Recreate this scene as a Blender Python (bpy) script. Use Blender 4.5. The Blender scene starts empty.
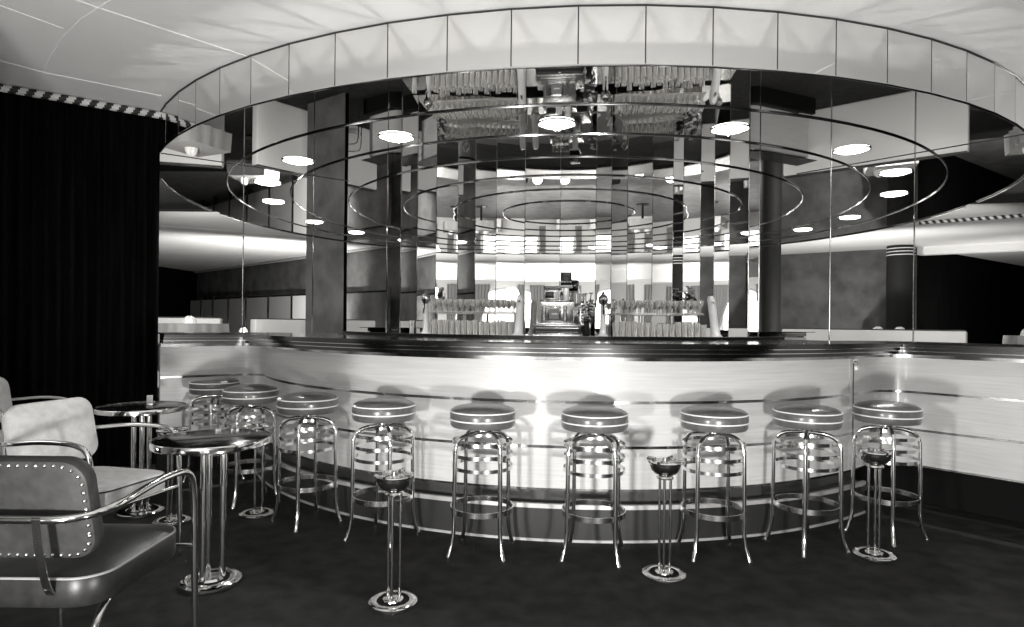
import bpy, bmesh, math, random
from mathutils import Vector, Matrix
random.seed(7)
PI = math.pi
C = bpy.context.scene.collection
S = bpy.context.scene

# ------------------------------------------------------------------ camera model
F = 620.0; HY = 323.0; EYE = 1.25; ROLL = math.radians(0.6)
def ray(px, py):
    a = px - 512; b = py - HY
    x = a*math.cos(ROLL) + b*math.sin(ROLL); d = b*math.cos(ROLL) - a*math.sin(ROLL)
    return x/F, -d/F
def at_z(px, py, z):
    x, s = ray(px, py); d = (z-EYE)/s
    return Vector((x*d, d, z))
def at_d(px, py, d):
    x, s = ray(px, py); return Vector((x*d, d, EYE+s*d))
cu, su = .9936, .113
def W(u, v, z=0): return Vector((cu*u+su*v, -su*u+cu*v, z))      # bar frame -> world
def U(p): return (cu*p.x-su*p.y, su*p.x+cu*p.y)

# ------------------------------------------------------------------ materials
WARM = (1.0, .996, .984)
def g(v): return (v*WARM[0], v*WARM[1], v*WARM[2], 1)
def mat(name, v, rough=.5, metal=0, emit=None, estr=0, spec=.5, coat=0):
    m = bpy.data.materials.new(name); m.use_nodes = True
    b = m.node_tree.nodes['Principled BSDF']
    b.inputs['Base Color'].default_value = g(v); b.inputs['Roughness'].default_value = rough
    b.inputs['Metallic'].default_value = metal
    b.inputs['Specular IOR Level'].default_value = spec
    b.inputs['Coat Weight'].default_value = coat; b.inputs['Coat Roughness'].default_value = .12
    if emit is not None:
        b.inputs['Emission Color'].default_value = g(emit); b.inputs['Emission Strength'].default_value = estr
    return m
def noise_mat(name, lo, hi, rough=.6, scale=(1,1,1), nscale=6, detail=5, bump=0, spec=.5, coat=0, coord='Object', contrast=(.35,.65)):
    m = mat(name, hi, rough, spec=spec, coat=coat); nt = m.node_tree; b = nt.nodes['Principled BSDF']
    tc = nt.nodes.new('ShaderNodeTexCoord'); mp = nt.nodes.new('ShaderNodeMapping'); mp.inputs['Scale'].default_value = scale
    n = nt.nodes.new('ShaderNodeTexNoise'); n.inputs['Scale'].default_value = nscale; n.inputs['Detail'].default_value = detail
    r = nt.nodes.new('ShaderNodeValToRGB'); r.color_ramp.elements[0].color = g(lo); r.color_ramp.elements[1].color = g(hi)
    r.color_ramp.elements[0].position = contrast[0]; r.color_ramp.elements[1].position = contrast[1]
    nt.links.new(tc.outputs[coord], mp.inputs[0]); nt.links.new(mp.outputs[0], n.inputs[0])
    nt.links.new(n.outputs[0], r.inputs[0]); nt.links.new(r.outputs[0], b.inputs['Base Color'])
    if bump:
        bp = nt.nodes.new('ShaderNodeBump'); bp.inputs['Strength'].default_value = bump; bp.inputs['Distance'].default_value = .01
        nt.links.new(n.outputs[0], bp.inputs['Height']); nt.links.new(bp.outputs[0], b.inputs['Normal'])
    return m
M = {}
M['chrome'] = mat('chrome', .80, .10, 1)
M['band'] = mat('polished metal band', .78, .16, 1)
M['strip'] = noise_mat('metal inlay strip', .10, .75, .2, (1,1,1), 3, 3); M['strip'].node_tree.nodes['Principled BSDF'].inputs['Metallic'].default_value = 1  # bright and dark patches in the metal colour stand in for broken reflections
M['mirror'] = mat('mirror glass', .86, .0, 1)
M['mirror_ceiling'] = mat('ceiling mirror glass', .80, .012, 1)
M['fascia'] = mat('fascia mirror', .90, .015, 1)
M['dark_joint'] = mat('dark joint', .05, .4)
M['wood'] = noise_mat('pale veneer', .50, .62, .38, (1.0,1.0,26), 3.0, 6, .012, coat=.15, contrast=(.25,.75))
M['counter'] = mat('black lacquer top', .012, .10, 0, coat=.6)
M['mould'] = mat('dark bronze moulding', .10, .2, 1)
M['kick'] = mat('dark kick plate', .022, .4)
M['mid_leather2'] = mat('dark tread', .05, .4)
M['black_flat'] = mat('black toe space', .006, .8, spec=.1)
M['nosing'] = mat('pale metal nosing', .75, .3, .6)
M['leather'] = noise_mat('grey leather', .085, .115, .30, (1,1,1), 30, 3, .02, coat=.3)
M['piping'] = mat('white piping', .85, .5)
M['floor'] = noise_mat('dark carpet', .010, .022, .85, (1,1,1), 9, 8, .2, spec=.15)
M['ceil'] = noise_mat('ceiling plaster', .74, .80, .8, (1,1,1), .8, 3)
M['seam'] = mat('ceiling seam line', .90, .6)
M['drape'] = noise_mat('black velvet drape', .0015, .004, .95, (1,1,.1), 14, 3, spec=.03)
M['dining_floor'] = noise_mat('grey floor', .10, .17, .5, (1,1,1), 3, 5)
M['pale_piping'] = mat('pale piping', .22, .5)
M['column'] = mat('dark column', .016, .65, spec=.15)
M['lining'] = noise_mat('grey drape lining', .06, .12, .8, (1,1,1), 2.2, 6)
M['ropew'] = mat('white cord', .6, .7); M['ropeb'] = mat('black cord', .015, .7)
M['lamp'] = mat('lamp lens', .9, .4, emit=1, estr=14)
M['black'] = mat('black enamel', .012, .25)
M['table_top'] = mat('black table top', .006, .10, spec=.35)
M['light_leather'] = noise_mat('cream leather', .42, .52, .42, (1,1,1), 22, 3, .03)
M['dark_leather'] = noise_mat('dark leather', .010, .018, .38, (1,1,1), 25, 3, .05, spec=.35)
M['mid_leather'] = noise_mat('dark grey leather back', .024, .036, .5, (1,1,1), 25, 3, .04, spec=.2)
M['cloth'] = mat('white cloth', .32, .8)
M['white'] = mat('white paint', .75, .5)
M['porcelain'] = mat('porcelain', .82, .2, coat=.5)
M['silver'] = noise_mat('engraved nickel', .35, .85, .22, (1,1,1), 60, 4); M['silver'].node_tree.nodes['Principled BSDF'].inputs['Metallic'].default_value = .9
M['darkwall'] = noise_mat('mottled dark wall', .045, .10, .7, (1,1,1), 2.2, 6)
M['booth'] = mat('grey booth panel', .26, .6); M['booth_light'] = mat('pale booth panel', .5, .6)
M['curtain'] = mat('window curtain', .30, .8)
M['glow'] = mat('daylit pane', .9, .5, emit=1, estr=3.2)
M['petal'] = mat('pale petals', .75, .6); M['leafm'] = noise_mat('dark leaves', .03, .09, .6, (1,1,1), 20, 3)
def glassmat():
    m = bpy.data.materials.new('clear glassware'); m.use_nodes = True; nt = m.node_tree; nt.nodes.clear()
    o = nt.nodes.new('ShaderNodeOutputMaterial'); t = nt.nodes.new('ShaderNodeBsdfTransparent'); t.inputs[0].default_value = g(.93)
    gl = nt.nodes.new('ShaderNodeBsdfGlossy'); gl.inputs['Roughness'].default_value = .06; gl.inputs[0].default_value = g(1)
    di = nt.nodes.new('ShaderNodeBsdfDiffuse'); di.inputs[0].default_value = g(1)
    lw = nt.nodes.new('ShaderNodeLayerWeight'); lw.inputs[0].default_value = .45
    a = nt.nodes.new('ShaderNodeMixShader'); a.inputs[0].default_value = .8
    b = nt.nodes.new('ShaderNodeMixShader')
    nt.links.new(gl.outputs[0], a.inputs[1]); nt.links.new(di.outputs[0], a.inputs[2])
    mr = nt.nodes.new('ShaderNodeMapRange'); mr.inputs['To Min'].default_value = .26; mr.inputs['To Max'].default_value = .95
    nt.links.new(lw.outputs['Facing'], mr.inputs['Value']); nt.links.new(mr.outputs[0], b.inputs[0]); nt.links.new(t.outputs[0], b.inputs[1]); nt.links.new(a.outputs[0], b.inputs[2])
    nt.links.new(b.outputs[0], o.inputs[0]); return m
M['glass'] = glassmat()

# ------------------------------------------------------------------ mesh helpers
def obj(name, bm, m, parent=None, smooth=True, mats=None):
    bmesh.ops.remove_doubles(bm, verts=bm.verts, dist=1e-5)
    bmesh.ops.recalc_face_normals(bm, faces=bm.faces)
    me = bpy.data.meshes.new(name); bm.to_mesh(me); bm.free()
    for x in (mats or [m]): me.materials.append(x)
    if smooth:
        for p in me.polygons: p.use_smooth = True
        try: me.set_sharp_from_angle(angle=math.radians(38))
        except Exception: pass
    o = bpy.data.objects.new(name, me); C.objects.link(o)
    if parent is not None: o.parent = parent
    return o
def tag(o, label, cat, group=None, kind=None):
    o['label'] = label; o['category'] = cat
    if group: o['group'] = group
    if kind: o['kind'] = kind
    return o
def thing(name, label, cat, loc=(0,0,0), rotz=0, group=None):
    o = bpy.data.objects.new(name, None); C.objects.link(o); o.empty_display_size = .1
    o.location = loc; o.rotation_euler = (0,0,rotz)
    return tag(o, label, cat, group)
def struct(name, bm, m, parent=None, **k):
    o = obj(name, bm, m, parent, **k)
    if parent is None: o['kind'] = 'structure'
    return o
def dup(root, loc, rotz, label):
    r = root.copy(); C.objects.link(r); r.location = loc; r.rotation_euler = (0,0,rotz); r['label'] = label
    for ch in list(root.children):
        c = ch.copy(); C.objects.link(c); c.parent = r
        for q in list(ch.children):
            d = q.copy(); C.objects.link(d); d.parent = c
    return r
def NB(): return bmesh.new()
def box(bm, x0, x1, y0, y1, z0, z1, bev=0, mx=None, seg=2):
    t = bmesh.new(); r = bmesh.ops.create_cube(t, size=1)
    for v in t.verts: v.co = Vector(((x0+x1)/2+v.co.x*(x1-x0), (y0+y1)/2+v.co.y*(y1-y0), (z0+z1)/2+v.co.z*(z1-z0)))
    if bev: bmesh.ops.bevel(t, geom=t.edges[:], offset=bev, segments=seg, affect='EDGES', profile=.5)
    merge(bm, t, mx)
def merge(bm, t, mx=None):
    mp = {}
    for v in t.verts: mp[v] = bm.verts.new(mx @ v.co if mx else v.co)
    for f in t.faces:
        try: nf = bm.faces.new([mp[v] for v in f.verts]); nf.material_index = f.material_index
        except ValueError: pass
    t.free()
def lathe(bm, prof, n=32, c=(0,0,0)):
    rings = []
    for r, z in prof:
        if r < 1e-6: rings.append([bm.verts.new((c[0], c[1], c[2]+z))])
        else: rings.append([bm.verts.new((c[0]+r*math.cos(2*PI*i/n), c[1]+r*math.sin(2*PI*i/n), c[2]+z)) for i in range(n)])
    for a, b in zip(rings, rings[1:]):
        for i in range(n):
            j = (i+1) % n
            if len(a) == 1 and len(b) == 1: continue
            if len(a) == 1: bm.faces.new((a[0], b[i], b[j]))
            elif len(b) == 1: bm.faces.new((a[i], a[j], b[0]))
            else: bm.faces.new((a[i], a[j], b[j], b[i]))
def tube(bm, pts, r, n=10, closed=False, cap=True, twist=None):
    pts = [Vector(p) for p in pts]; N = len(pts); rings = []
    up = None
    for i, p in enumerate(pts):
        if closed: t = pts[(i+1) % N]-pts[i-1]
        else: t = pts[min(i+1, N-1)]-pts[max(i-1, 0)]
        t.normalize()
        if up is None:
            up = Vector((0,0,1)) if abs(t.z) < .9 else Vector((1,0,0))
        a = up-t*up.dot(t)
        if a.length < 1e-6: a = t.orthogonal()
        a.normalize(); b = t.cross(a); up = a
        rr = r[i] if isinstance(r, (list, tuple)) else r
        rings.append([bm.verts.new(p+(a*math.cos(2*PI*k/n)+b*math.sin(2*PI*k/n))*rr) for k in range(n)])
    for i in range(N if closed else N-1):
        A, B = rings[i], rings[(i+1) % N]
        for k in range(n):
            l = (k+1) % n
            f = bm.faces.new((A[k], A[l], B[l], B[k]))
            if twist: f.material_index = 1 if ((k*8//n + i*twist) % 8) < 4 else 0
    if cap and not closed:
        bm.faces.new(rings[0][::-1]); bm.faces.new(rings[-1])
def smooth_path(ctrl, rad=.06, n=6):
    ctrl = [Vector(c) for c in ctrl]; out = [ctrl[0]]
    for i in range(1, len(ctrl)-1):
        p, a, b = ctrl[i], ctrl[i-1], ctrl[i+1]
        r = rad[i] if isinstance(rad, dict) and i in rad else (rad if not isinstance(rad, dict) else .06)
        ra = min(r, (a-p).length*.49); rb = min(r, (b-p).length*.49)
        A = p+(a-p).normalized()*ra; B = p+(b-p).normalized()*rb
        for k in range(n+1):
            t = k/n; out.append(A*(1-t)**2+p*2*t*(1-t)+B*t*t)
    out.append(ctrl[-1]); return out
def ring_band(bm, R, z, h, th, n=48):
    lathe(bm, [(R-th, z-h/2), (R, z-h/2), (R, z+h/2), (R-th, z+h/2), (R-th, z-h/2)], n)
def prism(bm, poly, z0, z1):
    a = [bm.verts.new((p[0], p[1], z0)) for p in poly]; b = [bm.verts.new((p[0], p[1], z1)) for p in poly]
    n = len(poly)
    bm.faces.new(a[::-1]); bm.faces.new(b)
    for i in range(n): bm.faces.new((a[i], a[(i+1) % n], b[(i+1) % n], b[i]))
def sweep(bm, inner, outer, z0, z1):
    """strip solid between two world polylines of equal length"""
    n = len(inner); V = []
    for a, b in zip(inner, outer):
        V.append([bm.verts.new((a.x, a.y, z0)), bm.verts.new((b.x, b.y, z0)), bm.verts.new((b.x, b.y, z1)), bm.verts.new((a.x, a.y, z1))])
    for A, B in zip(V, V[1:]):
        for k in range(4): bm.faces.new((A[k], A[(k+1) % 4], B[(k+1) % 4], B[k]))
    bm.faces.new(V[0]); bm.faces.new(V[-1][::-1])
def vwall(bm, a, b, z0, z1, th=.06, side=1):
    a = Vector((a[0], a[1], 0)); b = Vector((b[0], b[1], 0)); d = (b-a).normalized(); nn = Vector((-d.y, d.x, 0))*th*side
    sweep(bm, [a, b], [a+nn, b+nn], z0, z1)

# ------------------------------------------------------------------ the bar's plan (bar frame)
U0 = -.2; PV = 3.62; PR = 2.95
def arc_v(du): return PV+PR-math.sqrt(PR*PR-du*du)
def fillet(prev, p, nxt, r=.24, n=7):
    A = p+(prev-p).normalized()*r; B = p+(nxt-p).normalized()*r
    return [A*(1-t)**2+p*2*t*(1-t)+B*t*t for t in [k/n for k in range(n+1)]]
arc = [Vector((U0+du, arc_v(du))) for du in [-2.53+ (2.53+2.36)*k/64 for k in range(65)]]
cl, cr = arc[0], arc[-1]
wl = cl+Vector((-.727,-.687))*.77; wr = cr+Vector((.727,-.687))*1.45
mid = [p for p in arc if (p-cl).length > .24 and (p-cr).length > .24]
pathu = [wl]+fillet(wl, cl, mid[0])+mid+fillet(mid[-1], cr, wr)+[wr]
path = [W(p.x, p.y) for p in pathu]
def offs(d, P=None):
    P = P or path; out = []
    for i, p in enumerate(P):
        t0 = (P[i]-P[i-1]).normalized() if i else None; t1 = (P[i+1]-P[i]).normalized() if i < len(P)-1 else None
        t0 = t0 or t1; t1 = t1 or t0; t = (t0+t1).normalized()
        nn = Vector((t.y, -t.x, 0)); c = max(.5, nn.dot(Vector((t0.y, -t0.x, 0))))
        out.append(p+nn*d/c)
    return out
# index where each piece starts
iA = 9; iB = len(path)-9     # main arc span
def seg(a, b): return path[a:b]
def path_hit(px, off=0):
    x, _ = ray(px, 360); P = offs(off) if off else path
    for a, b in zip(P, P[1:]):
        fa = a.x-x*a.y; fb = b.x-x*b.y
        if fa*fb <= 0:
            t = fa/(fa-fb); return a.lerp(b, t), (b-a).normalized()
bar = thing('bar_counter', 'long bowed bar counter in pale wood with a black stepped top', 'bar counter', W(U0, PV))
inv = Matrix.Translation(-bar.location)
def bar_sweep(name, o0, o1, z0, z1, m, a=0, b=None, parent=None, label=None):
    b = b or len(path); bm = NB(); sweep(bm, offs(o0)[a:b], offs(o1)[a:b], z0, z1)
    bmesh.ops.transform(bm, matrix=inv, verts=bm.verts)
    o = obj(name, bm, m, parent or bar)
    if label: o['label'] = label
    return o
iD, _ = path_hit(853)
kD = min(range(len(path)), key=lambda i: (path[i]-iD).length)
front = bar_sweep('front_panel', -.05, 0, .28, 1.035, M['wood'], iA-1, kD+1)
wingl = bar_sweep('front_panel', -.05, 0, .28, 1.035, M['wood'], 0, iA)
door = bar_sweep('door', -.05, .002, .28, 1.035, M['wood'], kD, iB+1, label='narrow curved access door of the bar front')
wingr = bar_sweep('front_panel', -.05, 0, .28, 1.035, M['wood'], iB, len(path))
for z in (.793, .531):
    bar_sweep('metal_strip', 0, .004, z-.008, z+.008, M['strip'])
bar_sweep('metal_strip', 0, .006, .278, .290, M['strip'])
bar_sweep('kick_plate', -.20, -.12, .0, .28, M['black_flat'])
bar_sweep('recess_panel', -.05, -.028, .19, .28, M['mid_leather2'], iA-1, kD+2)
bar_sweep('foot_ledge', -.118, .060, 0, .19, M['kick'], iA-2, kD+2)
bar_sweep('ledge_tread', -.118, .045, .19, .205, M['mid_leather2'], iA-2, kD+2)
bar_sweep('ledge_nosing', .045, .068, .19, .215, M['nosing'], iA-2, kD+2)
bar_sweep('floor_trim', .060, .067, 0, .014, M['nosing'], iA-2, kD+2)
bar_sweep('chrome_strip', 0, .012, 1.035, 1.062, M['strip'])
bar_sweep('moulding', -.05, .130, 1.062, 1.082, M['mould'])
bar_sweep('moulding', -.05, .125, 1.082, 1.087, M['band'])
bar_sweep('moulding', -.05, .160, 1.088, 1.108, M['mould'])
bar_sweep('moulding', -.05, .155, 1.108, 1.113, M['chrome'])
bar_sweep('moulding', -.05, .190, 1.113, 1.134, M['mould'])
bar_sweep('countertop', -.62, .190, 1.134, 1.144, M['counter'], iA-1, iB+1)
bar_sweep('countertop', -.24, .190, 1.134, 1.144, M['counter'], 0, iA); bar_sweep('countertop', -.24, .190, 1.134, 1.144, M['counter'], iB, len(path))
bar_sweep('sink_counter', -1.02, -.58, .74, .765, M['band'], iA+3, iB-3)
bar_sweep('sink_front', -1.0, -.97, .0, .74, M['band'], iA+3, iB-3)
bar_sweep('service_lip', -.66, -.60, 1.10, 1.165, M['black'], iA-1, iB+1)
bar_sweep('inner_panel', -.55, -.52, 0, 1.134, M['mid_leather2'], iA-1, iB+1)
# hinge line + padlock
p, t = path_hit(853)
nn = Vector((t.y, -t.x, 0))
bm = NB(); q = p+nn*.003
box(bm, -.003, .003, -.003, .003, .28, 1.035, mx=Matrix.Translation(q-bar.location)); obj('hinge', bm, M['dark_joint'], bar)
pl = thing('padlock', 'small brass padlock hanging at the top of the bar door', 'padlock', (p+nn*.024)+Vector((0,0,.955)), math.atan2(t.y, t.x))
bm = NB(); box(bm, -.02, .02, -.009, .009, 0, .036, .004); obj('body', bm, M['nosing'], pl)
bm = NB(); tube(bm, smooth_path([(-.012,0,.03),(-.012,0,.062),(.012,0,.062),(.012,0,.03)], .012), .003, 8); obj('shackle', bm, M['chrome'], pl)
bm = NB(); box(bm, -.03, .03, .006, .010, .05, .075); obj('hasp', bm, M['chrome'], pl)

# ------------------------------------------------------------------ ceiling drum over the bar
CV = 8.2; FR = CV-3.476; H = 2.70; HT = 3.03
def circ(R, ang): return W(U0+R*math.sin(ang), CV-R*math.cos(ang))
def wall_v(du): return 8.315-.105*abs(du)
def az(px):      # fascia angle on circle seen at pixel column px near the top
    lo, hi = -1.5, 1.5
    x, _ = ray(px, 60)
    for _ in range(50):
        m_ = (lo+hi)/2; q = circ(FR, m_)
        if q.x/q.y < x: lo = m_
        else: hi = m_
    return lo
jpx = [179,196,220,251,289,335,387.5,447,511,578,645.5,712.8,777.5,836,887.5,931.6,967,995]
ja = [az(x) for x in jpx]
st = (ja[-1]-ja[0])/(len(ja)-1)
while ja[0]-st > -1.53: ja.insert(0, ja[0]-st)
while ja[-1]+st < 1.53: ja.append(ja[-1]+st)
fas = bpy.data.objects.new('trim_1', None); C.objects.link(fas); fas['kind'] = 'structure'
for a, b in zip(ja, ja[1:]):
    A, B = circ(FR, a), circ(FR, b); d = (B-A).normalized(); nn = Vector((-d.y, d.x, 0))
    e = d*.004
    bm = NB(); sweep(bm, [A+e, B-e], [A+e+nn*.02, B-e+nn*.02], H-.005, HT-.004); obj('fascia_panel', bm, M['fascia'], fas, smooth=False)
bm = NB(); P = [circ(FR-.006, a) for a in ja]; Q = [circ(FR-.012, a) for a in ja]; sweep(bm, P, Q, H-.01, HT); struct('trim_2', bm, M['dark_joint'], smooth=False)
bm = NB(); tube(bm, [circ(FR, a)+Vector((0,0,H-.008)) for a in ja], .008, 8); struct('trim_3', bm, M['chrome'])
bm = NB(); tube(bm, [circ(FR+.004, a)+Vector((0,0,HT-.005)) for a in ja], .004, 6); struct('trim_4', bm, M['dark_joint'])
# mirrored underside
bm = NB()
poly = [circ(FR-.013, ja[0]+(ja[-1]-ja[0])*k/80) for k in range(81)]
far = [W(U0+du, 8.6) for du in (4.7, 0, -4.7)]
prism(bm, poly+far, H, H+.02)
struct('ceiling.001', bm, M['mirror_ceiling'], smooth=False)
# concentric rings
for k, R in enumerate([4.09, 3.45, 2.80, 2.14, 1.50, .86]):
    amax = 0
    while True:
        q = R*math.sin(amax); v = CV-R*math.cos(amax)
        if v > wall_v(q)-.02 or amax > 1.8: break
        amax += .004
    bm = NB(); n = 90
    pts = [circ(R, -amax+2*amax*i/n)+Vector((0,0,H-.004)) for i in range(n+1)]
    tube(bm, pts, .0075, 8); struct('trim_%d' % (5+k), bm, M['chrome'])
bm = NB()
for sgn in (-1, 1):
    a = sgn*.83
    tube(bm, [circ(FR-.02, a)+Vector((0,0,H-.001)), circ(3.0, a)+Vector((0,0,H-.001))], .004, 6)
struct('trim_11', bm, M['dark_joint'])

# recessed lights
lt = None
LL = ['over the counter nearest the drape end', 'second in the arc from the drape', 'third in the arc, beyond the second', 'fourth in the arc, toward the middle', 'middle one of the arc, above the cash register',
      'one past the middle of the arc', 'second past the middle of the arc', 'third past the middle of the arc', 'last of the arc beside the far mirror']
for i, deg in enumerate([-74, -57, -40, -20, 0, 20, 40, 57, 74]):
    q = circ(3.70, math.radians(deg)); q.z = H
    lab = 'round recessed ceiling light, '+LL[i]
    if lt is None:
        lt = thing('ceiling_light', lab, 'ceiling light', q, 0, 'recessed lights in the mirrored canopy')
        bm = NB(); lathe(bm, [(.126,-.002),(.140,-.002),(.142,-.008),(.130,-.012),(.126,-.002)], 40); obj('bezel', bm, M['chrome'], lt)
        bm = NB(); lathe(bm, [(0,-.022),(.06,-.020),(.10,-.014),(.127,-.003),(0,-.003)], 40); obj('lens', bm, M['lamp'], lt)
    else: dup(lt, q, 0, lab)

# ------------------------------------------------------------------ mirror wall behind the bar
wb = bpy.data.objects.new('wall_back', None); C.objects.link(wb); wb['kind'] = 'structure'
def wall_hit(px):        # point of the mirror wall under a pixel column
    x, _ = ray(px, 260); lo, hi = 3.0, 12.0
    for _ in range(60):
        m_ = (lo+hi)/2; u, v = U(Vector((x*m_, m_, 0)))
        if v < wall_v(u-U0): lo = m_
        else: hi = m_
    return Vector((x*lo, lo, 0))
def panel(a, b, m=None, z0=.2, z1=H, name='mirror_panel'):
    d = (b-a).normalized(); nn = Vector((-d.y, d.x, 0))*.02
    bm = NB(); sweep(bm, [a, b], [a+nn, b+nn], z0, z1); return obj(name, bm, m or M['mirror'], wb, smooth=False)
def strip_at(p, r=.007):
    bm = NB(); tube(bm, [p+Vector((0,-.003,.2)), p+Vector((0,-.003,H-.002))], r, 8); obj('joint_strip', bm, M['chrome'], wb)
lp = [wall_hit(x) for x in (100, 243, 313, 387, 400.7)]
for a, b in zip(lp, lp[1:]): panel(a, b)
for p in lp[1:]: strip_at(p)
rp = [wall_hit(x) for x in (748.5, 759, 830, 914, 1060)]
for a, b in zip(rp, rp[1:]): panel(a, b)
for p in rp[:-1]: strip_at(p)
fpx = [400.7, 417, 436, 457.6, 475, 496, 524.5, 559.7, 595.5, 611, 627, 652, 672.5, 683, 700, 714, 729, 748.5]
zig = [0, -.015, -.05, -.02, -.06, -.040, -.045, -.10, -.10, -.07, -.085, -.061, -.09, -.05, -.07, -.03, -.045, 0]
fp = []
for x, zg in zip(fpx, zig):
    q = wall_hit(x); fp.append(q*(1+zg/q.length) if zg else q)
for a, b in zip(fp, fp[1:]): panel(a, b)
for p in fp[1:-1]: strip_at(p, .004)

# ------------------------------------------------------------------ room shell
bm = NB(); box(bm, -14, 13, -9.5, 10, -.05, 0); struct('floor', bm, M['floor'], smooth=False)
bm = NB(); box(bm, -12.5, 9.5, -8, -.6, 0, .012); struct('floor.001', bm, M['dining_floor'], smooth=False)
bm = NB(); prism(bm, [W(U0+2.2*math.cos(k*PI/20), 6.45-2.0*math.sin(k*PI/20)*.93) for k in range(21)]+[W(U0-2.2, 7.3), W(U0+2.2, 7.3)][::1], 0, .012); struct('floor.002', bm, M['dining_floor'], smooth=False)
bm = NB(); box(bm, -14, 13, -9.5, 10, HT, HT+.05); struct('ceiling', bm, M['ceil'], smooth=False)
def ceil_line(name, pts, w=.0035):
    bm = NB(); tube(bm, [Vector((p.x, p.y, HT-.001)) for p in pts], w, 6); struct(name, bm, M['seam'])
cz = lambda x, y: at_z(x, y, HT)
ceil_line('trim_12', [cz(60,-6), cz(100,8), cz(250,57)]); ceil_line('trim_13', [cz(-20,55), cz(43,72), cz(161,95.5)])
ceil_line('trim_14', [cz(-20,-2), cz(64,28.5)])
ca = [cz(150,-25), cz(110,0), cz(82,18), cz(64,35), cz(50,57), cz(43,75)]
ceil_line('trim_15', ca)
ceil_line('trim_16', [W(4.2,2.6), W(3.35,4.9)])
ceil_line('trim_17', [W(2.6,1.0), W(2.0,3.4)]); ceil_line('trim_18', [W(-3.2,1.2), W(-7.5,3.0)]); ceil_line('trim_19', [W(-3.2,2.4), W(-7.5,4.2)])
bm = NB(); vwall(bm, (-2.62,2.55), (-12.0,-6.3), 0, HT, .1, 1); struct('wall_left', bm, M['darkwall'], smooth=False)
bm = NB(); vwall(bm, (2.7,-.9), (5.9,-.2), 0, HT, .1, -1); struct('wall_right', bm, M['darkwall'], smooth=False)
bm = NB(); vwall(bm, (5.9,-.2), (9.6,-6.6), 0, HT, .1, -1); struct('wall_far_right', bm, M['drape'], smooth=False)
bm = NB(); vwall(bm, (9.6,-6.6), (12.9,8), 0, HT, .1, -1); struct('wall_end_right', bm, M['drape'], smooth=False)
bm = NB(); vwall(bm, (-12.0,-6.3), (-12.9,9.5), 0, HT, .1, 1); struct('wall_end_left', bm, M['drape'], smooth=False)
bm = NB(); vwall(bm, (2.7,-.9), (2.7,-8), 0, HT, .1, 1); struct('wall_side', bm, M['darkwall'], smooth=False)
bm = NB(); vwall(bm, (2.7,-8), (-12.3,-8), 0, HT, .1, 1); struct('wall_front', bm, M['white'], smooth=False)
bm = NB(); vwall(bm, (5.9,-.2), (8.5,.3), 2.86, HT, .25, -1); struct('trim_20', bm, M['white'], smooth=False)
bm = NB(); vwall(bm, (-6,-3.5), (2.7,-2.6), 2.62, HT, .5, -1); struct('trim_21', bm, M['white'], smooth=False)

# drapes with twisted cord valance
def drape(a, b, label, z1=HT-.03, folds=13):
    a = Vector(a); b = Vector(b); L = (b-a).length; d = (b-a)/L; nn = Vector((-d.y, d.x, 0)); n = folds*8
    bm = NB(); P = []
    for i in range(n+1):
        t = i/n; w = .035*math.sin(t*folds*2*PI)+.012*math.sin(t*folds*5.3)
        P.append((bm.verts.new(a+d*L*t+nn*w+Vector((0,0,.005))), bm.verts.new(a+d*L*t+nn*w*.6+Vector((0,0,z1)))))
    for A, B in zip(P, P[1:]): bm.faces.new((A[0], B[0], B[1], A[1]))
    o = obj('drape', bm, M['drape']); tag(o, label, 'drape')
    bm = NB(); s_ = 1 if nn.y > 0 else -1
    sweep(bm, [a+nn*s_*.055, b+nn*s_*.055], [a+nn*s_*.062, b+nn*s_*.062], .01, z1); obj('lining', bm, M['lining'], o)
    return d, nn, L
def cord(pts, label, r=.030):
    bm = NB(); out = []
    for a, b in zip(pts, pts[1:]):
        a = Vector(a); b = Vector(b); k = max(2, int((b-a).length/.0125))
        out += [a.lerp(b, i/k) for i in range(k)]
    tube(bm, out+[Vector(pts[-1])], r, 16, twist=1)
    o = obj('valance_cord', bm, None, mats=[M['ropeb'], M['ropew']]); tag(o, label, 'cord')
dl0, dl1 = Vector((-3.07,5.38,0)), Vector((-3.97,4.76,0))
drape(dl0, dl1, 'floor length black velvet drape closing off the end of the bar')
off = Vector((.045,-.075,0))
cord([dl0+off+Vector((.03,.02,HT-.035)), dl1+off+Vector((0,0,HT-.035)), dl1+Vector((.46,-.62,HT-.035))], 'black and white twisted cord along the top of the velvet drape')
cord([(-2.70,2.60,HT-.04), (-12.0,-6.15,HT-.04)], 'twisted cord along the dark wall of the dining room')
cord([(5.35,3.80,HT-.03), (6.3,3.98,HT-.03), (7.3,4.17,HT-.03)], 'twisted cord crossing the ceiling beyond the banded black column')

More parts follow.
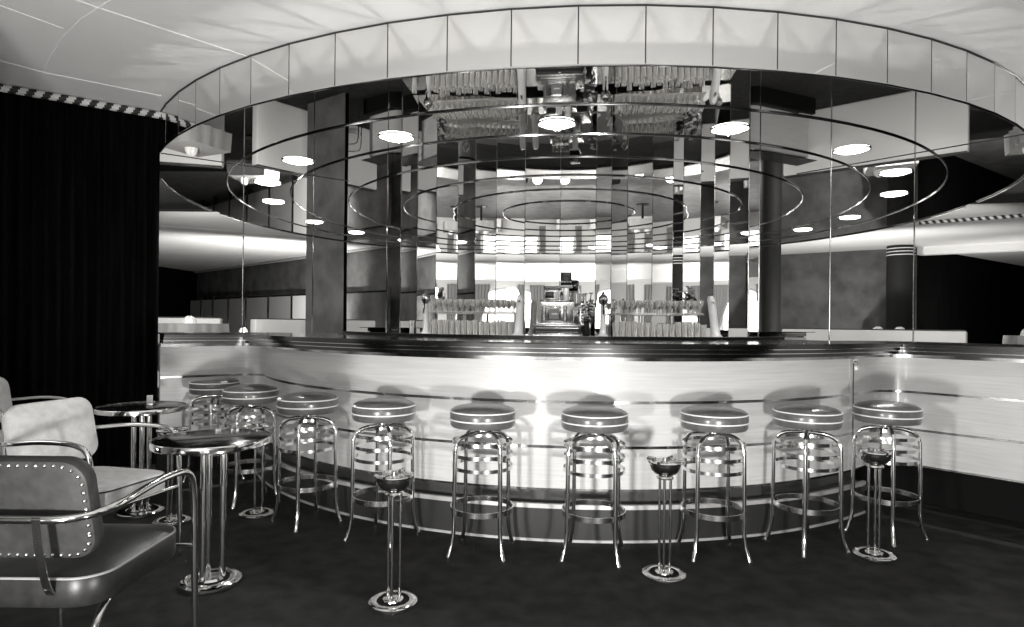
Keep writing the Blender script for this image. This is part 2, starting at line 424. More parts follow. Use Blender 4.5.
# ------------------------------------------------------------------ bar stools
SR = .178
def make_stool(label):
    t = thing('bar_stool', label, 'bar stool', (0,0,0), 0, 'chrome bar stools along the counter')
    bm = NB(); lathe(bm, [(0,.806),(.06,.805),(.11,.800),(.15,.790),(.170,.779),(SR,.768),(SR+.002,.745),(SR,.722),(SR-.001,.70),(SR-.008,.688),(SR-.03,.684),(0,.684)], 48)
    s = obj('seat', bm, M['leather'], t)
    for z, R in ((.770, SR-.001), (.728, SR+.002)):
        bm = NB(); tube(bm, [(R*math.cos(a*PI/24), R*math.sin(a*PI/24), z) for a in range(48)], .0038, 6, closed=True); obj('piping', bm, M['piping'], s)
    bm = NB(); lathe(bm, [(0,.664),(.05,.664),(.05,.672),(.09,.676),(.09,.685),(0,.685)], 24); obj('swivel_plate', bm, M['chrome'], t)
    for k in range(4):
        a = k*PI/2; ca_, sa_ = math.cos(a), math.sin(a); zt = .664 if k % 2 == 0 else .652
        prof = [(.172*math.sin(q*PI/28)**.68, zt-.105*(1-math.cos(q*PI/28)**.68)) for q in range(15)]+[(.174, .40), (.176, .17), (.178, .13), (.186, .075), (.200, .03), (.210, .008)]
        pts = [(r*ca_, r*sa_, z) for r, z in prof]
        bm = NB(); tube(bm, pts, .0115, 12); lg = obj('leg', bm, M['chrome'], t)
        bm = NB(); lathe(bm, [(0,0),(.0125,0),(.0132,.008),(.012,.016),(0,.016)], 14, (.209*ca_, .209*sa_, 0)); obj('foot_cap', bm, M['chrome'], lg)
    for z in (.605, .538, .470):
        bm = NB(); ring_band(bm, .166, z, .019, .003); obj('ring', bm, M['band'], t)
    bm = NB(); ring_band(bm, .172, .243, .028, .004); obj('foot_ring', bm, M['band'], t)
    return t
def spot(px, y, z=.77):
    p = at_z(px, y, z); p.z = 0; return p
stools = [(215,382,None,'farthest bar stool, in the corner of the bar beside the black drape'),
 (251,389.8,(237.4,508),'bar stool standing behind the near cocktail table, next to the farthest stool'),
 (308,398.3,(300.4,529),'third bar stool from the black drape, beside the nearer cocktail table'),
 (384,404.7,(388.5,547),'bar stool directly behind the ashtray stand that is nearest the camera'),
 (483,410.5,(502,563),'fifth bar stool from the drape, first past the nearest ashtray stand'),
 (594.5,411.5,(625.5,568.5),'sixth bar stool from the drape, standing before the middle of the bar'),
 (714,410.3,(750.8,566.6),'bar stool beside the three-legged ashtray stand near the middle of the bar'),
 (807,411,(803.6,562),'eighth bar stool from the drape, between the two farther ashtray stands'),
 (887,407.5,(893.5,548),'last bar stool, in front of the padlocked bar door behind an ashtray stand')]
proto = None
ledge = offs(.075)
for px, y, ft, lab in stools:
    p = spot(px, y)
    rot = .3
    if ft:
        q = at_z(ft[0], ft[1], 0); rot = math.atan2(q.y-p.y, q.x-p.x)
        if px == 714: rot = -PI/4
    for _ in range(40):      # keep every foot clear of the foot ledge
        feet = [p+Vector((.225*math.cos(rot+k*PI/2), .225*math.sin(rot+k*PI/2), 0)) for k in range(4)]
        n_ = None
        for fo in feet:
            k = min(range(len(ledge)), key=lambda i: (ledge[i]-fo).length)
            a, b = ledge[max(0, k-1)], ledge[min(len(ledge)-1, k+1)]; t = (b-a).normalized(); nn = Vector((t.y, -t.x, 0))
            if (fo-ledge[k]).dot(nn) < .0: n_ = nn
        if n_ is None: break
        p = p*(1-.006/p.length)
    if proto is None: proto = make_stool(lab); proto.location = p; proto.rotation_euler = (0,0,rot)
    else: dup(proto, p, rot, lab)

# ------------------------------------------------------------------ ashtray stands
def make_ash(label):
    t = thing('ashtray_stand', label, 'ashtray stand', (0,0,0), 0, 'chrome smoking stands')
    bm = NB(); lathe(bm, [(0,0),(.100,0),(.107,.006),(.107,.016),(.098,.022),(.074,.022),(.070,.020),(.070,.0195)], 48); b = obj('base', bm, M['chrome'], t)
    bm = NB(); lathe(bm, [(.046,.0192),(.071,.0192),(.071,.0215),(.046,.0215),(.046,.0192)], 40); obj('base_inlay', bm, M['black_flat'], b)
    bm = NB(); lathe(bm, [(0,.019),(.047,.019),(.045,.026),(.020,.032),(0,.033)], 40); obj('base_hub', bm, M['chrome'], b)
    for k in range(3):
        a = 2*PI*k/3; bm = NB(); x, y = .030*math.cos(a), .030*math.sin(a)
        tube(bm, [(x,y,.024),(x,y,.49)], .0068, 10); obj('pole', bm, M['chrome'], t)
    bm = NB(); lathe(bm, [(0,.486),(.040,.486),(.044,.492),(.040,.500),(0,.502)], 28); obj('collar', bm, M['chrome'], t)
    bm = NB(); lathe(bm, [(0,.500),(.030,.502),(.054,.512),(.071,.532),(.078,.553),(.079,.568),(.074,.568),(.070,.552),(.05,.540),(0,.538)], 40); bo = obj('bowl', bm, M['chrome'], t)
    bm = NB(); lathe(bm, [(.074,.562),(.086,.566),(.089,.571),(.086,.575),(.066,.574),(.060,.566),(.074,.562)], 40); obj('rim', bm, M['chrome'], bo)
    bm = NB(); lathe(bm, [(0,.590),(.012,.588),(.016,.574),(.045,.572),(.066,.568),(.066,.560),(0,.560)], 28); obj('snuffer_plate', bm, M['silver'], bo)
    for k in range(4):
        a = PI/4+k*PI/2; bm = NB(); tube(bm, [(.050*math.cos(a), .050*math.sin(a), .577),(.094*math.cos(a), .094*math.sin(a), .577)], .0085, 10); obj('cigarette_rest', bm, M['chrome'], bo)
    return t
ash = [(at_z(393,604,0),.5,'ashtray stand nearest the camera, alone on the carpet before the stools'),
 (at_z(664,576,0),.2,'ashtray stand in front of the stools near the middle of the bar'),
 (at_z(874,556.5,0),.9,'ashtray stand in front of the last bar stool by the padlocked door'),
 (at_z(257,515,0),.4,'ashtray stand behind the near cocktail table, below the second stool'),
 (at_z(173,430,.57),.1,'ashtray stand between the two cocktail tables, mostly hidden')]
pa = None
for p, rz, lab in ash:
    p = Vector((p.x, p.y, 0)); rz = rz
    if pa is None: pa = make_ash(lab); pa.location = p; pa.rotation_euler = (0,0,rz)
    else: dup(pa, p, rz, lab)

# ------------------------------------------------------------------ cocktail tables
def make_table(label):
    t = thing('cocktail_table', label, 'table', (0,0,0), 0, 'round cocktail tables')
    bm = NB(); lathe(bm, [(0,.690),(.250,.690),(.255,.688),(.255,.668),(0,.668)], 64); tp = obj('table_top', bm, M['table_top'], t)
    bm = NB(); lathe(bm, [(.252,.6915),(.259,.692),(.262,.688),(.262,.664),(.258,.660),(.252,.664),(.252,.6915)], 64); obj('edge_band', bm, M['chrome'], tp)
    bm = NB(); lathe(bm, [(0,0),(.128,0),(.136,.006),(.136,.018),(.126,.025),(.085,.025),(.080,.022),(.06,.022),(.05,.032),(0,.034)], 48); obj('base', bm, M['chrome'], t)
    bm = NB(); lathe(bm, [(.062,.0222),(.082,.0222),(.082,.0245),(.062,.0245),(.062,.0222)], 40); obj('base_inlay', bm, M['black_flat'], t)
    for k in range(3):
        a = 2*PI*k/3+.2; x, y = .050*math.cos(a), .050*math.sin(a)
        bm = NB(); tube(bm, [(x,y,.024),(x,y,.668)], .0145, 14); obj('post', bm, M['chrome'], t)
    return t
tb = make_table('near round cocktail table with a black top, beside the two armchairs')
p = at_z(211,583,0); tb.location = p
p2 = at_z(142,406,.69); p2.z = 0
dup(tb, p2, .9, 'farther round cocktail table with a black top and a small card on it')
card = thing('match_holder', 'small pale match holder standing on the farther cocktail table', 'match holder', (p2.x+.015, p2.y+.06, .690), .3)
bm = NB(); box(bm, -.025, .025, -.022, .022, 0, .010, .002); obj('base', bm, M['chrome'], card)
bm = NB(); box(bm, -.017, .017, -.007, .007, .010, .062, .002); obj('matchbook', bm, M['booth_light'], card)

# ------------------------------------------------------------------ tubular armchairs (local +y is forward)
def pad(bm, w, d, h, r, bev, crown=.0, mx=None):
    t = bmesh.new(); n = 8; pts = []
    for cx, cy, a0 in ((w/2-r, d/2-r, 0), (-w/2+r, d/2-r, PI/2), (-w/2+r, -d/2+r, PI), (w/2-r, -d/2+r, 1.5*PI)):
        for k in range(n+1):
            a = a0+PI/2*k/n; pts.append((cx+r*math.cos(a), cy+r*math.sin(a)))
    prev = None; K = len(pts)
    lay = [(0, 1-.9*bev/(w/2)*1, 0), (0, 1, bev)] if False else None
    def ringv(s, z): return [t.verts.new((x*(1-s/(w/2)), y*(1-s/(d/2)), z)) for x, y in pts]
    R = [ringv(bev, 0), ringv(bev*.3, bev*.3), ringv(0, bev), ringv(0, h-bev), ringv(bev*.3, h-bev*.3), ringv(bev, h), ringv(w*.18, h+crown*.7), ringv(w*.33, h+crown)]
    for A, B in zip(R, R[1:]):
        for k in range(K):
            l = (k+1) % K; t.faces.new((A[k], A[l], B[l], B[k]))
    t.faces.new(R[0][::-1]); t.faces.new(R[-1])
    merge(bm, t, mx)
    return pts
def make_chair(label, seat_m, back_m, studs, pipe_m):
    t = thing('armchair', label, 'armchair')
    xo = .265
    half = [(xo, .30, .008), (xo, .285, .56), (xo, .255, .672), (xo, .02, .680), (xo, -.20, .655), (.20, -.305, .645)]
    full = half+[(-x, y, z) for x, y, z in half[::-1]]
    pts = smooth_path(full, {1:.10, 2:.14, 3:.1, 4:.10, 5:.10, 6:.10, 7:.10, 8:.1, 9:.14, 10:.10}, 8)
    bm = NB(); tube(bm, pts, .0125, 14); obj('arm_tube', bm, M['chrome'], t)
    for s in (-1, 1):
        bm = NB(); tube(bm, smooth_path([(s*.17, .10, .345), (s*.19, -.13, .335), (s*.195, -.20, .26), (s*.20, -.235, .05), (s*.20, -.30, .012)], .07, 6), .012, 12); obj('leg', bm, M['chrome'], t)
        # flat strap from the wrap tube down under the seat
        c = smooth_path([(s*.10, -.318, .650), (s*.10, -.300, .52), (s*.09, -.245, .38), (s*.09, -.15, .325), (s*.09, .15, .325)], .07, 6)
        bm = NB(); A = [bm.verts.new(q+Vector((-.013, 0, 0))) for q in c]; B = [bm.verts.new(q+Vector((.013, 0, 0))) for q in c]
        A2 = [bm.verts.new(q+Vector((-.013, .002, .006))) for q in c]; B2 = [bm.verts.new(q+Vector((.013, .002, .006))) for q in c]
        for i in range(len(c)-1):
            bm.faces.new((A[i], B[i], B[i+1], A[i+1])); bm.faces.new((A2[i], A2[i+1], B2[i+1], B2[i]))
            bm.faces.new((A[i], A[i+1], A2[i+1], A2[i])); bm.faces.new((B[i], B2[i], B2[i+1], B[i+1]))
        obj('strap', bm, M['band'], t)
    bm = NB(); tube(bm, [(-xo, .285, .36), (xo, .285, .36)], .010, 10); obj('cross_bar', bm, M['chrome'], t)
    bm = NB(); pts = pad(bm, .475, .52, .105, .10, .018, .014, Matrix.Translation((0, .02, .345))); s_ = obj('seat', bm, seat_m, t)
    bm = NB(); tube(bm, [(x*.985, y*.985+.02, .441) for x, y in pts], .0045, 6, closed=True); obj('piping', bm, pipe_m, s_)
    mx = Matrix.Translation((0, -.235, .665)) @ Matrix.Rotation(math.radians(-78), 4, 'X') @ Matrix.Translation((0, 0, -.03))
    bm = NB(); bp = pad(bm, .46, .33, .055, .075, .016, .012, mx); b_ = obj('backrest', bm, back_m, t)
    if studs:
        L = []; K = len(bp)
        peri = [Vector((x*.93, y*.90)) for x, y in bp]+[Vector((bp[0][0]*.93, bp[0][1]*.90))]
        acc = 0
        for a, b in zip(peri, peri[1:]):
            l = (b-a).length; s = 0
            while acc <= l-s and l > 1e-9:
                s += acc; L.append(a.lerp(b, min(1, s/l))); acc = .027
            acc -= (l-s)
        st_ = None
        for q in L:
            if st_ is None:
                bm = NB(); lathe(bm, [(.0065,0),(.0055,.003),(.003,.005),(0,.0055)], 10)
                st_ = obj('stud', bm, M['chrome'], b_); o = st_
            else: o = st_.copy(); C.objects.link(o); o.parent = b_
            o.matrix_local = mx @ Matrix.Translation((q.x, q.y, -.000)) @ Matrix.Rotation(PI, 4, 'X')
    return t
f = Vector((.976, -.22)); rotA = math.atan2(-f.x, f.y)
chA = make_chair('pale leather chrome armchair facing the near cocktail table', M['light_leather'], M['light_leather'], False, M['dark_leather'])
chA.location = (-2.11, 3.12, 0); chA.rotation_euler = (0,0,rotA)
chB = make_chair('dark leather chrome armchair with a studded back, turned away from the camera', M['dark_leather'], M['mid_leather'], True, M['pale_piping'])
chB.location = (-1.51, 2.16, 0); chB.rotation_euler = (0,0,.0)
dup(chA, (-3.45, 4.24, 0), rotA+.06, 'pale armchair partly cut off, farthest back by the black drape')

# ------------------------------------------------------------------ back bar
BV = 7.45
bb = thing('back_bar', 'dark back bar counter under the faceted mirror', 'back bar', W(U0, BV))
binv = bb.matrix_world
def bu(u0, u1, v0, v1, z0, z1, name, m, parent=bb, bev=0):
    bm = NB(); box(bm, u0, u1, v0, v1, z0, z1, bev)
    R = Matrix(((cu, su, 0, 0), (-su, cu, 0, 0), (0,0,1,0), (0,0,0,1)))
    bmesh.ops.transform(bm, matrix=Matrix.Translation(-Vector(bb.location)) @ R, verts=bm.verts)
    return obj(name, bm, m, parent, smooth=False)
bu(-2.25, 1.75, 7.38, 8.0, 0, 1.06, 'cabinet', M['kick']); bu(-2.3, 1.8, 7.34, 8.0, 1.06, 1.085, 'worktop', M['band'])
ANG = math.atan2(-su, cu)
def bpos(px, v, z):      # bar-frame depth v under a pixel column
    x, _ = ray(px, 320); d = v/(su*x+cu); return Vector((x*d, d, z))
ZB = 1.085
def rackf(x0, x1, label):
    a = bpos(x0, 7.75, 0); b = bpos(x1, 7.75, 0); L = (b-a).length
    t = thing('glass_shelf', label, 'shelf', ((a+b)/2).to_tuple()[:2]+(ZB,), ANG)
    bm = NB(); box(bm, -L/2, L/2, -.13, .20, .285, .297, .002); obj('shelf_plate', bm, M['glass'], t)
    bm = NB(); box(bm, -L/2, L/2, -.136, -.130, .280, .300); obj('edge_strip', bm, M['glass'], t)
    for sx in (-1, -.33, .33, 1):
        bm = NB(); tube(bm, [(sx*(L/2-.03), .10, 0), (sx*(L/2-.03), .10, .286)], .008, 8); obj('post', bm, M['chrome'], t)
    return t, L
gl_t = {}
def make_glass(kind):
    k_ = 1.0
    bm = NB()
    if kind == 0: lathe(bm, [(0,.002),(.026,0),(.027,.004),(.006,.010),(.0045,.06),(.012,.075),(.026,.10),(.030,.13),(.027,.16),(.025,.16),(.027,.13),(.022,.10),(.006,.08)], 12)
    else: lathe(bm, [(0,0),(.026,0),(.028,.09),(.032,.185),(.030,.185),(.026,.012),(0,.012)], 12)
    return bm
def glasses(x0, x1, label_hi, label_lo, grp, lh):
    t, L = rackf(x0, x1, lh); c = Vector(t.location); du = Vector((cu, -su, 0)); dv = Vector((su, cu, 0))
    for kind, z, rows, lab in ((0, .299, (-.10, -.035, .03), label_hi), (1, .001, (-.30, -.22, -.05), label_lo)):
        n = int(L/.068)
        for r in rows:
            for i in range(n):
                s = -L/2+.035+(L-.07)*i/(n-1)+random.uniform(-.003, .003)
                p = c+du*s+dv*r+Vector((0,0,z))
                if kind not in gl_t:
                    o = obj('stemmed_glass' if kind == 0 else 'tumbler', make_glass(kind), M['glass']); gl_t[kind] = o
                else: o = gl_t[kind].copy(); C.objects.link(o)
                o.location = p; o.scale = (1, 1, random.choice((.78, .9, 1.0, 1.06)) if kind else random.choice((.96, 1.0)))
                tag(o, lab, 'glass', grp+(' on the shelf' if kind == 0 else ' on the worktop'))
glasses(432, 516, 'stemmed glass on the shelf between the cash register and the drape end', 'tumbler on the worktop below the drape end shelf', 'glasses nearer the drape', 'glass shelf of stemmed glasses nearer the drape end of the back bar')
glasses(612, 702, 'stemmed glass on the shelf beyond the cash register, toward the padlocked door', 'tumbler on the worktop below the shelf beyond the cash register', 'glasses beyond the register', 'glass shelf of stemmed glasses beyond the cash register')

# cash register
cr_ = thing('cash_register', 'ornate nickel cash register in the middle of the back bar', 'cash register', bpos(558, 7.55, ZB), ANG)
def rb(name, x0, x1, y0, y1, z0, z1, m, bev=.006, parent=None):
    bm = NB(); box(bm, x0, x1, y0, y1, z0, z1, bev); return obj(name, bm, m, parent or cr_)
rb('base', -.30, .30, -.26, .20, 0, .035, M['silver'], .012); rb('plinth', -.285, .285, -.24, .20, .035, .05, M['chrome'])
dw = rb('drawer', -.28, .28, -.25, .20, .05, .125, M['kick']); rb('drawer_trim', -.25, .25, -.255, -.249, .062, .068, M['chrome'], 0, dw); rb('drawer_trim', -.25, .25, -.255, -.249, .108, .114, M['chrome'], 0, dw); rb('handle', -.02, .02, -.268, -.252, .112, .124, M['chrome'], .003, dw)
rb('moulding', -.29, .29, -.25, .20, .125, .15, M['silver'], .01); rb('moulding', -.23, .20, -.22, .18, .15, .17, M['silver'], .008)
cb = NB(); box(cb, -.20, .19, -.15, .17, .17, .43, .012); body = obj('cabinet', cb, M['silver'], cr_)
rb('key_panel', -.12, .04, -.175, -.148, .20, .37, M['chrome'], .01, body); rb('key_panel', -.10, .02, -.182, -.172, .22, .34, M['booth'], .004, body); rb('name_plate', -.07, .0, -.188, -.180, .27, .285, M['porcelain'], .001, body)
for s in (-.16, .09):
    bm = NB(); lathe(bm, [(0,0),(.022,0),(.026,.02),(.018,.05),(.024,.09),(.018,.13),(.026,.17),(.02,.19),(0,.19)], 16, (s, -.165, .185)); obj('scroll_column', bm, M['silver'], body)
rb('shoulder', -.21, .20, -.17, .17, .43, .45, M['chrome'], .008); 
rb('indicator_case', -.17, .02, -.10, .12, .45, .57, M['silver'], .015); ip = rb('indicator_window', -.15, -.05, -.106, -.098, .47, .55, M['black'], .002)
for k in range(4): rb('price_tab', -.045+.018*k, -.031+.018*k, -.110, -.100, .47, .55, M['porcelain'], .001)
bm = NB()
for k in range(7): lathe(bm, [(0,0),(.02,0),(.024,.014),(.012,.03),(.018,.045),(0,.055)], 10, (-.16+.03*k, .01, .57))
obj('crest', bm, M['silver'], cr_)
rb('side_post', .06, .13, -.08, .06, .45, .60, M['nosing'], .008); rb('side_post_head', .02, .17, -.11, .09, .60, .625, M['porcelain'], .006); rb('receipt_box', .03, .16, -.10, .08, .625, .78, M['black'], .008)
bm = NB()
for k in range(4): lathe(bm, [(0,0),(.012,.002),(.014,.014),(0,.024)], 8, (.045+.034*k, -.105, .655))
obj('button', bm, M['porcelain'], cr_)

# beer taps and lamps, flowers
def tap(px, v, label):
    t = thing('beer_tap', label, 'beer tap', bpos(px, v, ZB), ANG)
    bm = NB(); lathe(bm, [(0,0),(.085,0),(.088,.012),(.06,.03),(.04,.06),(.034,.12),(.030,.30),(.034,.36),(.024,.385),(0,.385)], 24); obj('tower', bm, M['porcelain'], t)
    bm = NB(); lathe(bm, [(0,.38),(.03,.385),(.052,.41),(.058,.44),(.052,.475),(.03,.50),(.014,.51),(.02,.525),(0,.54)], 20); obj('crest', bm, M['silver'], t)
    bm = NB(); tube(bm, smooth_path([(0,-.03,.33),(0,-.10,.33),(0,-.13,.27)], .03), .010, 8); s = obj('spout', bm, M['chrome'], t)
    bm = NB(); tube(bm, [(0,-.07,.34),(0,-.09,.44)], [.007,.014], 8); obj('handle', bm, M['black'], s)
    return t
tap(603, 7.2, 'white porcelain beer tap beside the cash register'); tap(426, 7.25, 'white beer tap at the drape end of the back bar')
def upright(px, v, lean, label):
    t = thing('tap_pillar', label, 'tap', bpos(px, v, ZB), ANG)
    bm = NB(); vs = [(.075,0),(.078,.02),(.055,.05),(.048,.20),(.046,.46),(.030,.50)]
    tube(bm, [(lean*z, 0, z) for r, z in vs], [r for r, z in vs], 16); obj('column', bm, M['porcelain'], t)
    bm = NB(); tube(bm, [(lean*.44, -.03, .44), (lean*.44, -.12, .42)], .012, 8); obj('faucet', bm, M['chrome'], t)
    return t
upright(518.5, 7.3, .04, 'tall white tap pillar between the drape end shelf and the register'); upright(716.5, 7.4, -.14, 'leaning white tap pillar past the far end of the shelf')
def flowers(px, v, z, h, label, vh=.16, n=26, dark=False, sp=.11):
    t = thing('flower_vase', label, 'flowers', bpos(px, v, ZB+z), ANG)
    bm = NB(); lathe(bm, [(0,0),(.035,0),(.05,.05),(.03,vh*.8),(.04,vh),(.03,vh),(0,vh*.7)], 16); obj('vase', bm, M['black'] if dark else M['glass'], t)
    bm = NB(); bl = NB()
    for i in range(n):
        a = random.uniform(0, 2*PI); r = random.uniform(.01, sp); zz = vh+random.uniform(.03, h)
        r *= 1.0-.5*abs(2*(zz-vh)/h-1)
        tip = Vector((r*math.cos(a), r*math.sin(a)*.8, zz))
        tube(bm, [(0,0,vh-.02), tip*.6+Vector((0,0,vh*.3)), tip], .0025, 4)
        for q in range(2):
            c = tip*.8+Vector((random.uniform(-.03,.03), random.uniform(-.01,.03), random.uniform(-.05,0))); d = Vector((random.uniform(-1,1), random.uniform(-1,1), random.uniform(-.3,1))).normalized()*.05; s = d.orthogonal().normalized()*.016
            vv = [bm.verts.new(c), bm.verts.new(c+d*.5+s), bm.verts.new(c+d), bm.verts.new(c+d*.5-s)]; bm.faces.new(vv)
        if i % 2: lathe(bl, [(0,-.012),(.014,-.008),(.026,.006),(.02,.012),(.008,.006),(0,.01)], 9, tip)
    obj('stems_and_leaves', bm, M['leafm'], t); obj('blossoms', bl, M['petal'], t)
flowers(586.5, 7.22, 0, .34, 'dark vase of pale flowers between the register and the beer tap', .20, 30, True)
flowers(440, 7.90, .30, .22, 'flowers standing on the glass shelf at the drape end', .10, 22, sp=.075)
flowers(690, 7.90, .30, .24, 'spreading flowers on the glass shelf near the leaning tap pillar', .10, 34, sp=.085)
o = obj('tumbler', make_glass(1), M['glass']); o.location = bpos(412, 7.6, ZB); tag(o, 'single tumbler standing apart at the drape end of the back bar', 'glass')

# ------------------------------------------------------------------ dining room behind the camera (seen in the mirrors)
def parapet(a, b, label, h=1.2):
    t = thing('parapet', label, 'parapet', (a[0], a[1], 0)); A = Vector((0,0,0)); B = Vector((b[0]-a[0], b[1]-a[1], 0))
    d = B.normalized(); nn = Vector((-d.y, d.x, 0)); bm = NB()
    L = B.length; mx = Matrix.Rotation(math.atan2(d.y, d.x), 4, 'Z')
    box(bm, 0, L, -.10, .10, 0, h, .03, mx, 3); obj('body', bm, M['white'], t)
    bm = NB(); box(bm, .02, L-.02, -.08, .08, h, h+.02, .006, mx); obj('coping', bm, M['kick'], t)
parapet((3.25,2.65), (6.1,3.45), 'white parapet wall reflected beyond the padlocked door', 1.19)
parapet((-3.15,3.0), (-4.85,5.2), 'white parapet wall reflected beyond the drape', 1.27)
parapet((-5.5,5.05), (-6.9,5.45), 'short white parapet reflected nearest the drape', 1.28)
def dining_table(x, y, z, label, nl, rz=0):
    t = thing('dining_table', label, 'dining table', (x, y, 0), rz)
    bm = NB(); box(bm, -.40, .40, -.40, .40, z-.03, z); obj('table_top', bm, M['kick'], t)
    bm = NB(); lathe(bm, [(0,0),(.22,0),(.22,.03),(.04,.05),(.04,z-.03),(0,z-.03)], 16); obj('pedestal', bm, M['black'], t)
    bm = NB(); prof = []
    n = 48
    for i in range(n):
        a = 2*PI*i/n; ca_, sa_ = math.cos(a), math.sin(a); k = 1/max(abs(ca_), abs(sa_)); w = 1+.05*math.sin(12*a)
        prof.append((.41*k*ca_, .41*k*sa_, w))
    top = [bm.verts.new((x_, y_, z+.004)) for x_, y_, w in prof]; bot = [bm.verts.new((x_*1.04*w, y_*1.04*w, z-.33)) for x_, y_, w in prof]
    bm.faces.new(top)
    for i in range(n): bm.faces.new((top[i], bot[i], bot[(i+1) % n], top[(i+1) % n]))
    o = obj('tablecloth', bm, M['cloth']); o.location = (x, y, 0); o.rotation_euler = (0,0,rz); tag(o, 'white cloth on the '+label, 'tablecloth')
    for i in range(nl):
        bm = NB(); n = 20
        lathe(bm, [(0,.13),(.03,.125),(.07,.10),(.095,.055),(.10,.02),(.105,0),(0,0)], n)
        for v in bm.verts:
            a = math.atan2(v.co.y, v.co.x); r = math.hypot(v.co.x, v.co.y)
            if r > .02: v.co *= 1+.05*math.cos(10*a)
        c = Matrix.Rotation(rz, 4, 'Z') @ Vector(((i-(nl-1)/2)*.36, .05, 0))
        o = obj('napkin', bm, M['white']); o.location = (x+c.x, y+c.y, z+.005)
        tag(o, 'domed white napkin on the '+label, 'napkin', 'napkins on the '+label)
dining_table(-6.9, 6.1, 1.20, 'reflected dining table behind the short parapet', 2); dining_table(-5.6, 5.9, 1.18, 'reflected dining table beside the short parapet', 1, .4)
dining_table(5.1, 2.2, 1.12, 'reflected dining table behind the pale parapet by the dark column', 2); dining_table(7.2, 3.0, 1.12, 'reflected dining table past the end of the pale parapet', 2)
dining_table(-6.0, 2.6, .95, 'dining table before the booth panels', 2); dining_table(-1.4, -5.2, .9, 'dining table in front of the arched windows', 2); dining_table(.6, -5.6, .9, 'dining table near the side wall', 2)
# booth partitions along the left dining wall
bs = [385, 322, 286, 262, 239, 221, 205, 193, 181]
def boothpt(px):
    x, _ = ray(px, 310)      # virtual line (-2.87,14)->(-11.76,22)
    t = (x*14+2.87)/(-8.89-x*8); return Vector((-2.87-8.89*t, 16.58-(14+8*t), 0))
dirn = Vector((-8.89, -8, 0)).normalized(); side = Vector((-.67,.74,0))*0
bl_ = ['dark glazed', 'pale', 'light grey', 'mid grey', 'shaded grey', 'small grey', 'smaller grey', 'farthest grey']
for i, (a, b) in enumerate(zip(bs, bs[1:])):
    A, B = boothpt(a), boothpt(b); L = (B-A).length
    t = thing('booth_partition', bl_[i]+' booth partition in the row along the reflected dining wall', 'booth partition', A, math.atan2(dirn.y, dirn.x), 'booth partitions')
    bm = NB(); box(bm, .05, L-.02, -.02, .02, .3, 1.93); obj('panel', bm, M['darkwall'] if i == 0 else M['booth_light'] if i == 1 else M['booth'], t)
    bm = NB(); box(bm, 0, .07, -.04, .04, 0, 2.02, .01); obj('post', bm, M['black'], t)
    bm = NB(); box(bm, .05, L-.02, -.025, .025, 1.93, 1.97); obj('rail', bm, M['black'], t)
# columns
def column(x, y, r, label, stripes=False):
    t = thing('column', label, 'column', (x, y, 0)); t['kind'] = 'thing'
    bm = NB(); lathe(bm, [(0,0),(r,0),(r,HT-.01),(0,HT-.01)], 32); obj('shaft', bm, M['column'], t)
    if stripes:
        for z in (2.82, 2.89, 2.96):
            bm = NB(); ring_band(bm, r+.004, z, .018, .004); obj('stripe', bm, M['white'], t)
column(5.54, -.15+.35, .27, 'round black column with three white bands reflected beside the pale parapet', True)
column(2.95, 1.45, .22, 'plain dark column reflected beside the faceted mirror')
column(-3.1, .55, .18, 'slim dark column reflected at the end of the booth partitions')
# arched windows and curtains on the wall behind the camera
def window(n, x, y=-7.98, w=1.5, h=1.9, z0=.7):
    k = 14; fr = bpy.data.objects.new('window_%d' % n, None); C.objects.link(fr); fr['kind'] = 'structure'; fr.location = (x, y, 0)
    out = [(-w/2, z0), (w/2, z0)]+[(w/2*math.cos(PI*i/k), z0+h-w*.3+w*.3*math.sin(PI*i/k)) for i in range(k+1)]
    bm = NB(); bm.faces.new([bm.verts.new((a, .03, b)) for a, b in out]); obj('pane', bm, M['glow'], fr, smooth=False)
    bm = NB(); tube(bm, [(a, .05, b) for a, b in out], .04, 6, closed=True)
    for xx in (-w/6, w/6): tube(bm, [(xx, .05, z0), (xx, .05, z0+h)], .018, 6)
    for zz in (.35, .7): tube(bm, [(-w/2, .05, z0+h*zz), (w/2, .05, z0+h*zz)], .018, 6)
    obj('frame', bm, M['white'], fr)
    for s in (-1, 1):
        bm = NB(); P = []
        for i in range(41):
            q = i/40; yy = .16+.03*math.sin(q*30)
            P.append([bm.verts.new((s*(w/2+.35-.62*q*sc), yy, z)) for z, sc in ((2.75, 1), (2.2, .95), (1.6, .62), (1.1, .36), (.3, .45))])
        for A, B in zip(P, P[1:]):
            for j in range(4): bm.faces.new((A[j], A[j+1], B[j+1], B[j]))
        o = obj('curtain', bm, M['curtain']); o.location = (x, y, 0)
        tag(o, ('tied back curtain on the %s side of the %s arched window' % (('far', 'near')[s > 0], ('first', 'second', 'third', 'fourth')[n-1])), 'curtain')
window(1, -7.2); window(2, -3.9); window(3, -1.0); window(4, 1.6)

# ------------------------------------------------------------------ light
def area(name, loc, target, power, size, shape='DISK', spread=180):
    l = bpy.data.lights.new(name, 'AREA'); l.energy = power; l.shape = shape; l.size = size; l.color = (1, .99, .965); l.spread = math.radians(spread)
    o = bpy.data.objects.new(name, l); C.objects.link(o); o.location = loc
    o.rotation_euler = (Vector(target)-Vector(loc)).to_track_quat('-Z', 'Y').to_euler(); return o
def spotl(name, loc, target, power, size, ang, blend):
    l = bpy.data.lights.new(name, 'SPOT'); l.energy = power; l.shadow_soft_size = size; l.color = (1, .99, .965); l.spot_size = math.radians(ang); l.spot_blend = blend
    o = bpy.data.objects.new(name, l); C.objects.link(o); o.location = loc
    o.rotation_euler = (Vector(target)-Vector(loc)).to_track_quat('-Z', 'Y').to_euler(); return o
area('flood_lamp', (-1.45, .05, .30), (.1, 3.7, 1.75), 94, .26)
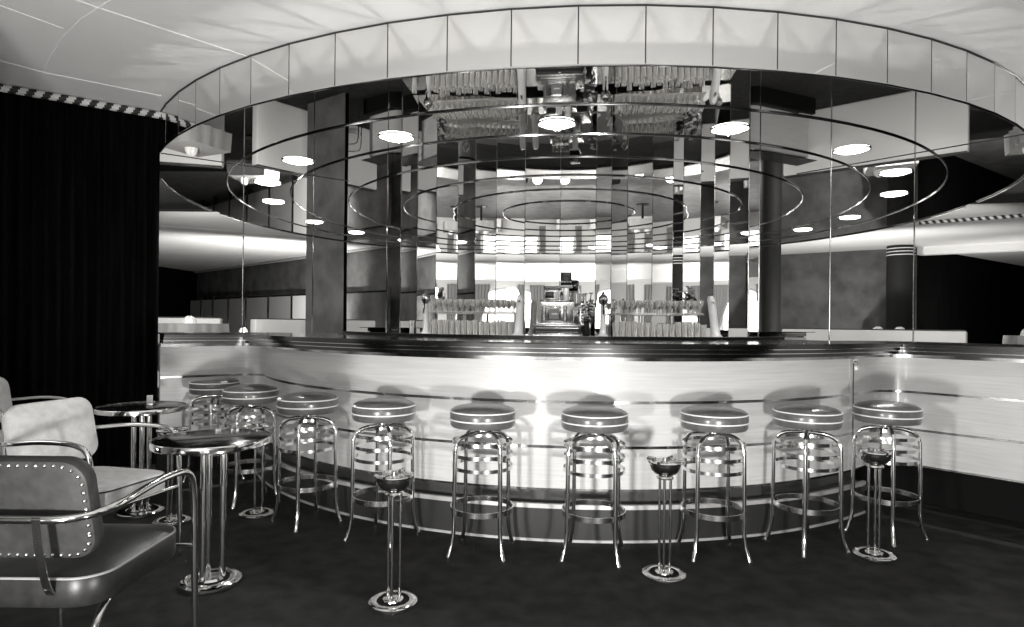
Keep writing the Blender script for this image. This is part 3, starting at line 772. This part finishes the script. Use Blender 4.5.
area('flood_lamp.001', (.95, .10, .28), (.1, 3.7, 1.75), 94, .26)
for i, deg in enumerate([-57, -40, -20, 0, 20, 40, 57]):
    q = circ(3.70, math.radians(deg)); spotl('ceiling_lamp.%03d' % i, (q.x, q.y, H-.03), (q.x, q.y, 0), 52, .02, 150, .4)
spotl('dining_upfill', (-4.4, 6.6, 1.0), (-4.6, 5.0, 3.0), 10, .01, 110, .6)  # added fill to lift the reflected ceiling, no fixture stands here
spotl('dining_upfill.001', (5.2, 4.6, 1.0), (5.6, 2.4, 3.0), 9, .01, 110, .6)  # same added ceiling fill on the padlocked door side
area('flood_lamp.002', (-.45, -1.6, 2.08), (0, 4, 1.0), 16, .42)
# fixtureless fill added to brighten the reflected dining room, turned away from the bar
spotl('dining_fill', (-5.2, 2.9, 1.0), (-7.8, -1, 2.6), 700, .02, 170, .5)
spotl('dining_fill.001', (4.6, 2.9, 1.0), (5.5, -1.5, 2.2), 380, .02, 165, .5)
area('dining_fill.002', (-1.0, -1.8, 1.6), (-2.0, -8, 2.2), 300, .6)
spotl('dining_fill.003', (-5.2, 8.0, 2.2), (-5.0, 5.0, 1.2), 300, .01, 120, .5)
spotl('dining_fill.004', (6.2, 6.2, 2.2), (4.9, 3.0, 1.1), 190, .01, 120, .5)
area('dining_fill.005', (7.2, .6, 1.0), (8.4, -3.5, 3.0), 60, .4)

w = bpy.data.worlds.new('World'); S.world = w; w.use_nodes = True
w.node_tree.nodes['Background'].inputs[0].default_value = (.5, .49, .47, 1); w.node_tree.nodes['Background'].inputs[1].default_value = .05

# ------------------------------------------------------------------ camera and view
cam = bpy.data.cameras.new('camera'); co = bpy.data.objects.new('camera', cam); C.objects.link(co)
cam.sensor_width = 36; cam.lens = F/1024*36; cam.shift_y = (HY-313.5)/1024; cam.clip_start = .05
co.matrix_world = Matrix.Translation((0, 0, EYE)) @ Matrix.Rotation(PI/2, 4, 'X') @ Matrix.Rotation(ROLL, 4, 'Z')
S.camera = co
S.view_settings.view_transform = 'Standard'; S.view_settings.look = 'None'; S.view_settings.exposure = 0
S.cycles.max_bounces = 12; S.cycles.glossy_bounces = 10; S.cycles.transparent_max_bounces = 24; S.cycles.diffuse_bounces = 3
S.cycles.use_denoising = True; S.cycles.use_guiding = True; S.cycles.blur_glossy = .1
